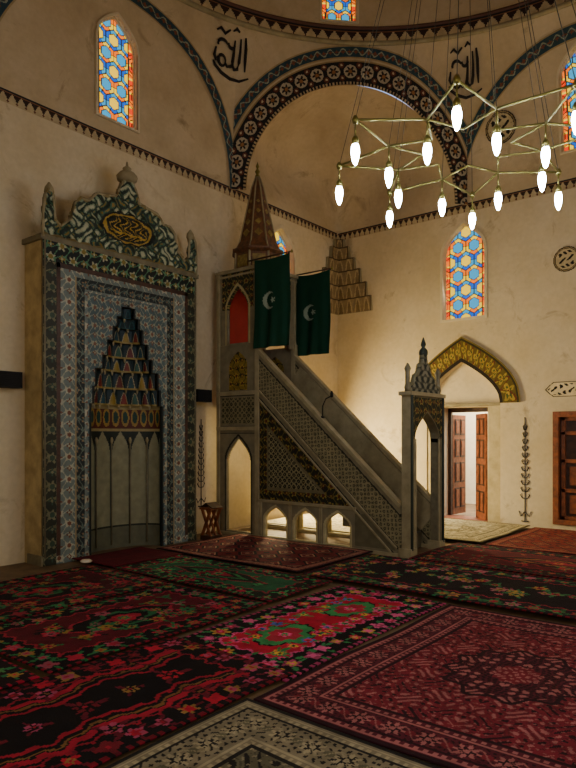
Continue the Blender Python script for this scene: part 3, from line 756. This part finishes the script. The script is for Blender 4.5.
# ------------------------------------------------------------------ low stand by the mihrab
b=MB(); lx,ly=6.69,6.82; zz=.05
for s_ in (-1,1):
    b.obox((lx,ly,zz+.21),(.015,0,0),(0,s_*.10,.20),(0,.012,-s_*.006),WOOD)
    b.obox((lx-.10,ly,zz+.21),(.012,0,0),(0,s_*.09,.20),(0,.02,-s_*.010),WOOD); b.obox((lx+.10,ly,zz+.21),(.012,0,0),(0,s_*.09,.20),(0,.02,-s_*.010),WOOD)
b.box(lx-.13,lx+.13,ly-.12,ly+.12,zz+.40,zz+.43,WOOD); b.box(lx-.12,lx+.12,ly-.11,ly+.11,zz-.05,zz+.02,WOODD)
b.obox((lx,ly-.06,zz+.46),(.11,0,0),(0,.07,.035),(0,-.004,.008),WOODD); b.obox((lx,ly+.06,zz+.46),(.11,0,0),(0,-.06,.035),(0,.004,.008),WOODD)
b.done('wooden_book_stand',None,.004)
b=MB(); b.lathe((4.38,6.55,.05),[(.03,0),(.06,.005),(.07,.02),(.05,.035),(.02,.04)],10,WHITE); b.done('white_cloth')

# ------------------------------------------------------------------ CHANDELIER
E=empty('chandelier'); hc_=(5.15,2.20,3.97); b=MB(); g=MB()
BULB=mat('bulb_glass','#eaf2ff',.2,var=0,emis=80)
ro=1.10; ri=.66; rc=.36; th0=math.radians(20)
outer=[];inner=[];core=[]
for k in range(8):
    a=th0+k*pi/4; outer.append(Vector((hc_[0]+ro*math.cos(a),hc_[1]+ro*math.sin(a),hc_[2])))
    a+=pi/8; inner.append(Vector((hc_[0]+ri*math.cos(a),hc_[1]+ri*math.sin(a),hc_[2]-.0)))
    a-=pi/8; core.append(Vector((hc_[0]+rc*math.cos(a),hc_[1]+rc*math.sin(a),hc_[2])))
for k in range(8):
    b.tube([outer[k],inner[k]],.010,BRASS); b.tube([inner[k],outer[(k+1)%8]],.010,BRASS)
    b.tube([core[k],inner[k]],.009,BRASS); b.tube([core[k],inner[k-1]],.009,BRASS)
WIRE=mat('steel_wire','#4a463c',.5,.6)
for k in range(8):
    b.tube([outer[k],Vector((hc_[0],hc_[1],7.6))+(outer[k]-Vector(hc_))*.12],.0035,WIRE,4)
    b.tube([inner[k],Vector((hc_[0],hc_[1],7.6))+(inner[k]-Vector(hc_))*.12],.003,WIRE,4)
b.lathe((hc_[0],hc_[1],7.56),[(.14,0),(.14,.04),(.03,.1),(.012,.2),(.012,5.9)],10,BRASS)
def bulb(p,drop):
    x,y,z=p
    b.tube([(x,y,z),(x,y,z-drop)],.007,BRASS); b.lathe((x,y,z-drop-.06),[(.028,0),(.028,.04),(.015,.065)],10,BRASS)
    g.lathe((x,y,z-drop-.22),[(.004,0),(.014,.012),(.026,.05),(.034,.10),(.032,.13),(.024,.16)],12,BULB)
for p in outer: b.lathe((p.x,p.y,p.z-.03),[(.02,0),(.028,.03),(.015,.06)],8,BRASS); bulb(p,.13)
for p in inner: bulb(p,.13)
b.done('brass_frame',E); g.done('bulbs',E)

# ------------------------------------------------------------------ RUGS
def flower(U,V,cx,cy,r,n=5,ph=0):
    dx=U-cx; dy=V-cy; rr=np.hypot(dx,dy); a=np.arctan2(dy,dx); return rr<r*(.80+.2*np.cos(n*a+ph))
def motif(col,U,V,cx,cy,r,cols,n=5,leaf_=None):
    ph=rng.rand()*6
    if leaf_ is not None:
        th=rng.rand()*pi
        for s_ in (0,2.1,4.2):
            lx_=cx+r*1.25*math.cos(th+s_); ly_=cy+r*1.25*math.sin(th+s_); c_,sn=math.cos(th+s_),math.sin(th+s_)
            du=(U-lx_)*c_+(V-ly_)*sn; dv=-(U-lx_)*sn+(V-ly_)*c_
            col[(du/(r*.55))**2+(dv/(r*.22))**2<1]=leaf_
    col[flower(U,V,cx,cy,r,n,ph)]=cols[0]; col[flower(U,V,cx,cy,r*.62,n,ph+2)]=cols[1]; col[np.hypot(U-cx,V-cy)<r*.22]=cols[2]
def kilim(w,h,field,border,acc,seed,bw=.28,medal='flower',dens=1.0,fs=.07,leafc='#24603a',bd=None):
    def f(U,V):
        R=np.random.RandomState(seed)
        q=.0125; U=np.round(U/q)*q; V=np.round(V/q)*q
        d=np.minimum(np.minimum(U,w-U),np.minimum(V,h-V)); col=np.tile(H(border),(len(U),1))
        A=[H(a) for a in acc]; BD=[H(a) for a in (bd or acc)]; LF=H(leafc)
        s=np.where(np.minimum(U,w-U)<np.minimum(V,h-V),V,U)
        z=np.abs((s/.14)%1-.5)*.09
        inn=d>bw+z; col[inn]=H(field)
        k=(d>bw+z-.022)&(d<bw+z); col[k]=A[0]*.8
        k=(d<.035)&(((s/.07)%1)<.5); col[k]=A[0]*.5
        st=.17
        pts=[]
        for i in range(int(w/st)): 
            x=(i+.5)*w/int(w/st); pts+=[(x,bw*.52),(x,h-bw*.52)]
        for i in range(1,int(h/st)-1):
            y=(i+.5)*h/int(h/st); pts+=[(bw*.52,y),(w-bw*.52,y)]
        for j,(x,y) in enumerate(pts):
            a=BD[R.randint(len(BD))]; c=BD[R.randint(len(BD))]; motif(col,U,V,x+R.randn()*.012,y+R.randn()*.02,fs*(.6+.35*R.rand()),(a,c,A[0]),[4,5,6][R.randint(3)],LF)
        W=w-2*bw; Hh=h-2*bw
        if medal=='diamond':
            n=max(1,int(round(W/.75)))
            for i in range(n):
                cx=bw+(i+.5)*W/n; m=np.abs(U-cx)/(W/n/2)+np.abs(V-h/2)/(Hh/2)
                a_=np.arctan2(V-h/2,U-cx); m=m*(1+.12*np.cos(8*a_)); m=np.round(m*16)/16
                for t,c in ((.78,H(border)),(.70,A[1%len(A)]),(.45,A[2%len(A)]*.6),(.25,H(field))): col[m<t]=c
                motif(col,U,V,cx,h/2,.06,(A[0],A[1],A[2%len(A)]),6)
            for j in range(int(W/.17)):
                for yy in (bw+.12,h-bw-.12):
                    a=A[R.randint(len(A))]; motif(col,U,V,bw+.12+j*.17,yy+R.randn()*.03,.06,(a,A[R.randint(len(A))],H(border)),5,LF)
        elif medal=='serrate':
            t=np.abs((U/.16)%1-.5)*2; t2=np.abs((U/.62)%1-.5)*2
            vv=np.abs(V-h/2); e=Hh*.13+.12*t2*Hh+.03*t
            for o_,c in ((.24,A[2%len(A)]*.7),(.215,H(border)),(.17,A[0]),(.12,H(border)),(.105,A[1]),(.085,H(border)),(.05,A[0]*.9),(.02,H(border))): col[inn&(vv<e+o_)]=c
            for i in range(int(W/.31)):
                motif(col,U,V,bw+(i+.5)*.31,h/2,.085 if i%2==0 else .055,(BD[i%len(BD)],H(border),A[0]),6,LF)
            for i in range(int(W/.62)+1):
                for sg in (-1,1): motif(col,U,V,i*.62+.31,h/2+sg*Hh*.44,.07,(BD[i%len(BD)],H(border),A[1]),5,LF)
            return col
        elif medal=='medallion':
            a_=np.arctan2(V-h/2,U-w/2)
            m=np.abs(U-w/2)/(W*.36)+np.abs(V-h/2)/(Hh*.44); m=m*(1+.10*np.cos(8*a_)); m=np.round(m*14)/14
            for t,c in ((1,H(border)),(.94,A[0]*.8),(.88,H(border)),(.62,A[1]*.7),(.5,H(border)),(.35,A[0]*.7)): col[m<t]=c
            motif(col,U,V,w/2,h/2,.10,(A[0],A[1],A[2]),8)
        nn=int(W*Hh*18*dens)
        for j in range(nn):
            x=bw+.06+R.rand()*(W-.12); y=bw+.06+R.rand()*(Hh-.12)
            if medal=='diamond' and abs(y-h/2)<Hh*.25: continue
            a=A[R.randint(len(A))]; c=A[R.randint(len(A))]; motif(col,U,V,x,y,fs*.75*(.6+.6*R.rand()),(a,c,H(border)),[4,5,6][R.randint(3)],LF if j%2 else H(border))
        return col
    return f
def persian(w,h,field,border,light,dark,bw=.36,f0=1.6):
    def f(U,V):
        X=np.abs(U-w/2); Y=np.abs(V-h/2); d=np.minimum(np.minimum(U,w-U),np.minimum(V,h-V))
        col=np.tile(H(field),(len(U),1))
        q=np.sin(X*31*f0+2.4*np.sin(Y*17*f0))*np.sin(Y*29*f0+2.4*np.sin(X*13*f0)); p=np.sin(X*58*f0+np.sin(Y*40)*1.5)*np.cos(Y*55*f0+np.sin(X*37))
        col[q>.6]=H(light); col[q<-.6]=H(dark); col[(p>.78)]=H(light)*.7; col[np.abs(q)<.05]=H(field)*.5+H(dark)*.5
        m=np.hypot((U-w/2)/(w*.17),(V-h/2)/(h*.19)); a=np.arctan2(V-h/2,U-w/2); mm=m*(1+.08*np.cos(12*a))
        k=mm<1; col[k]=H(border); k=(mm<1)&(np.abs(p)>.4); col[k]=H(dark); k=(mm<1)&(q>.3); col[k]=H(light); col[np.abs(mm-1)<.04]=H(dark); col[(mm<.35)]=H(field); col[(mm<.35)&(p>.3)]=H(light)
        b_=d<bw; col[b_]=H(border)
        s=np.where(np.minimum(U,w-U)<np.minimum(V,h-V),V,U); pq=.20
        r=np.hypot((s%pq)-pq/2,d-bw*.52); an=np.arctan2(d-bw*.52,(s%pq)-pq/2)
        col[b_&(np.abs(p)>.7)&(np.abs(d-bw*.52)<bw*.28)]=H(dark)
        col[b_&(r<.072*(.8+.25*np.cos(8*an)))]=H(light); col[b_&(r<.046*(.8+.25*np.cos(6*an)))]=H(dark); col[b_&(r<.018)]=H(light)
        r2=np.hypot(((s+pq/2)%pq)-pq/2,d-bw*.52); col[b_&(r2<.03)]=H(field)
        col[b_&(np.abs(d-bw*.52-.05*np.sin(2*pi*s/pq))<.007)]=H(light)*.8
        for e,t,c in ((.015,.015,dark),(.05,.006,light),(.10,.010,dark),(bw-.07,.007,light),(bw-.01,.012,dark)): col[np.abs(d-e)<t]=H(c)
        k=(np.abs(d-.075)<.012)&(((s/.05)%1)<.5); col[k]=H(light); k=(np.abs(d-bw+.04)<.012)&(((s/.05)%1)<.5); col[k]=H(light)
        return col
    return f
def bokhara(w,h,field,dark,light):
    def f(U,V):
        d=np.minimum(np.minimum(U,w-U),np.minimum(V,h-V)); col=np.tile(H(field),(len(U),1))
        p=.34; a=np.abs((U/p)%1-.5)+np.abs((V/p)%1-.5); a=np.round(a*16)/16
        col[a<.46]=H(dark); col[a<.36]=H(light); col[a<.29]=H(field); col[a<.12]=H(light)
        a2=np.abs(((U/p)+.5)%1-.5)+np.abs(((V/p)+.5)%1-.5); col[a2<.28]=H(field); col[a2<.14]=H(dark)
        k=d<.16; col[k]=H(field); z=np.abs(((U+V)/.08)%1-.5)*2; col[k&(d>.05)&(d<.12)&(z>.5)]=H(light); col[np.abs(d-.15)<.012]=H(dark); col[d<.02]=H(dark)
        return col
    return f
rgi=0
def rug(name,x0,x1,y0,y1,ffac,ang=0,cell=.0125):
    global rgi; rgi+=1
    w=x1-x0; h=y1-y0; z=.010+.0035*rgi; ca,sa=math.cos(math.radians(ang)),math.sin(math.radians(ang)); cx,cy=(x0+x1)/2,(y0+y1)/2
    ph=rgi*1.7
    def mp(U,V):
        u=U-w/2; v=V-h/2; u=u+.012*np.sin(v*3+ph); v=v+.012*np.sin(u*2.5+ph)
        return (cx+u*ca-v*sa,cy+u*sa+v*ca,z+.004*np.sin(u*5+ph)*np.sin(v*4+ph))
    return grid(name,0,w,0,h,cell,mp,ffac(w,h),RUGM,solid=.010,offset=0)
K='#0c080b'
K3=lambda field,border,acc,seed,**k:(lambda w,h:kilim(w,h,field,border,acc,seed,**k))
rug('kilim_rug',3.10,5.44,2.52,3.66,K3('#98102c',K,['#c8487c','#2f7a44','#b82c44','#b89838','#3a5aa0'],3,medal='diamond',bw=.25,fs=.09,leafc='#2a6e3e',bd=['#b8507c','#a01c38','#a88438','#8a3454']),.4,.011)
rug('persian_rug',2.76,5.42,.35,2.47,lambda w,h:persian(w,h,'#661a26','#4a1622','#8e5454','#240c14'),.0,.0085)
rug('cream_border_rug',.50,2.73,.55,2.50,lambda w,h:persian(w,h,'#54503e','#6e6652','#8a8066','#1c1a18',.42,1.2),-.3,.009)
rug('kilim_rug',1.1,3.22,2.53,3.70,K3('#0e070a',K,['#86142a','#644624','#7c2c38','#38502c'],8,medal='serrate',bw=.20,fs=.085,leafc='#541020',bd=['#94142a','#903a56','#601420','#7c5e30']),-.4,.011)
rug('kilim_rug',.2,2.16,3.74,5.4,K3('#8a1222','#1a0a10',['#b0183a','#8a6a30','#3c6a3c'],9,medal='diamond'),.3,.02)
rug('kilim_rug',2.22,4.36,3.74,5.02,K3('#480a16',K,['#8e1a30','#24603a','#80642a','#843c4c'],12,medal='medallion',bw=.22,dens=1.5,fs=.09,leafc='#206034'),.3)
rug('kilim_rug',2.35,4.38,5.06,6.45,K3('#380a12','#120a0c',['#84182a','#246038','#7a562c','#742230'],13,medal='medallion',bw=.22,dens=1.4,fs=.09,leafc='#1f5430'),-.3)
rug('green_kilim_rug',4.43,5.44,3.76,6.08,K3('#14482e','#0e1812',['#8a1830','#2a7a44','#0d1512','#701424'],17,medal='medallion',bw=.2,leafc='#2a8448',fs=.08),.1)
rug('red_prayer_carpet',4.45,5.48,6.12,6.93,lambda w,h:(lambda U,V:np.tile(H('#480c16'),(len(U),1))),0,.03)
rug('bokhara_rug',5.52,7.12,4.3,6.66,lambda w,h:bokhara(w,h,'#54151a','#1a0e12','#8c6450'),.3)
rug('black_floral_rug',5.52,6.95,1.2,4.22,K3('#140c12','#181016',['#8e1c30','#3c6a3c','#947434','#94505f'],21,medal='flower',bw=.25,dens=1.2,fs=.09),.3)
rug('red_carpet',7.0,8.42,.6,3.72,K3('#480e18','#200a10',['#80182a','#8a5030','#1c1016'],23,medal='medallion'),-.2)
rug('red_carpet',8.47,10.55,.2,3.35,lambda w,h:bokhara(w,h,'#64201a','#301214','#7c5038'),.2,.02)
rug('cream_rug',8.6,10.7,3.45,5.3,lambda w,h:persian(w,h,'#8c8262','#867a58','#a69c7c','#5c563a',.3,1.0),.3,.016)
rug('cream_rug',8.2,10.7,5.35,7.25,lambda w,h:persian(w,h,'#a49a7c','#9c906c','#b4aa8c','#7c7450',.3,1.0),0,.02)  # pale rug added behind the minbar to brighten the view through its arches
rug('black_floral_rug',5.46,7.0,-1.6,1.12,K3('#160e14','#1c1016',['#8e1c30','#3c6a3c','#a8843a'],25,medal='flower',bw=.25,dens=1.4),-.3,.025)

# ------------------------------------------------------------------ lights
def area(name,loc,dirv,sx,sy,power,col):
    l=bpy.data.lights.new(name,'AREA'); l.shape='RECTANGLE'; l.size=sx; l.size_y=sy; l.energy=power; l.color=col
    o=bpy.data.objects.new(name,l); link(o); o.location=loc; o.rotation_euler=Vector(dirv).to_track_quat('-Z','Y').to_euler()
    return o
day=(1,.88,.70)
area('daylight_back_a',(XL+.05,.2,2.3),(1,.15,.0),1.0,1.9,92,day)
area('daylight_back_b',(XL+.05,5.0,2.3),(1,-.1,-.1),1.0,1.9,10,day)
area('daylight_front_a',(2.5,YS+.05,2.3),(0,1,-.15),1.0,1.9,18,(1,.93,.82))
area('daylight_front_b',(8.5,YS+.05,2.3),(-.1,1,0),1.0,1.9,46,day)
area('daylight_pulpit',(9.25,YQ-.03,1.35),(.1,-1,-.3),.9,1.8,260,(1,.79,.40))
area('daylight_window_high',(XR-.02,4.68,4.5),(-1,0,-.3),.7,1.4,12,(1,.9,.7))
area('daylight_porch',(XR+1.6,4.9,3.0),(.3,0,-1),1.5,1.5,380,(1,.93,.8))
for nm,loc,en in (('fill_pulpit_base_a',(7.66,6.75,1.45),9),('fill_pulpit_base_b',(7.75,5.7,.85),5)):  # added fill lights without fixtures, brighten the openings of the minbar base
    l=bpy.data.lights.new(nm,'POINT'); l.energy=en; l.color=(1,.78,.42); l.shadow_soft_size=.05
    o=bpy.data.objects.new(nm,l); link(o); o.location=loc
w=bpy.data.worlds.new('sky'); S.world=w; w.use_nodes=True; nt=w.node_tree
sk=nt.nodes.new('ShaderNodeTexSky'); sk.sky_type='NISHITA'; sk.sun_elevation=math.radians(40); sk.sun_rotation=math.radians(120); sk.sun_disc=False
nt.links.new(sk.outputs[0],nt.nodes['Background'].inputs[0]); nt.nodes['Background'].inputs[1].default_value=.25
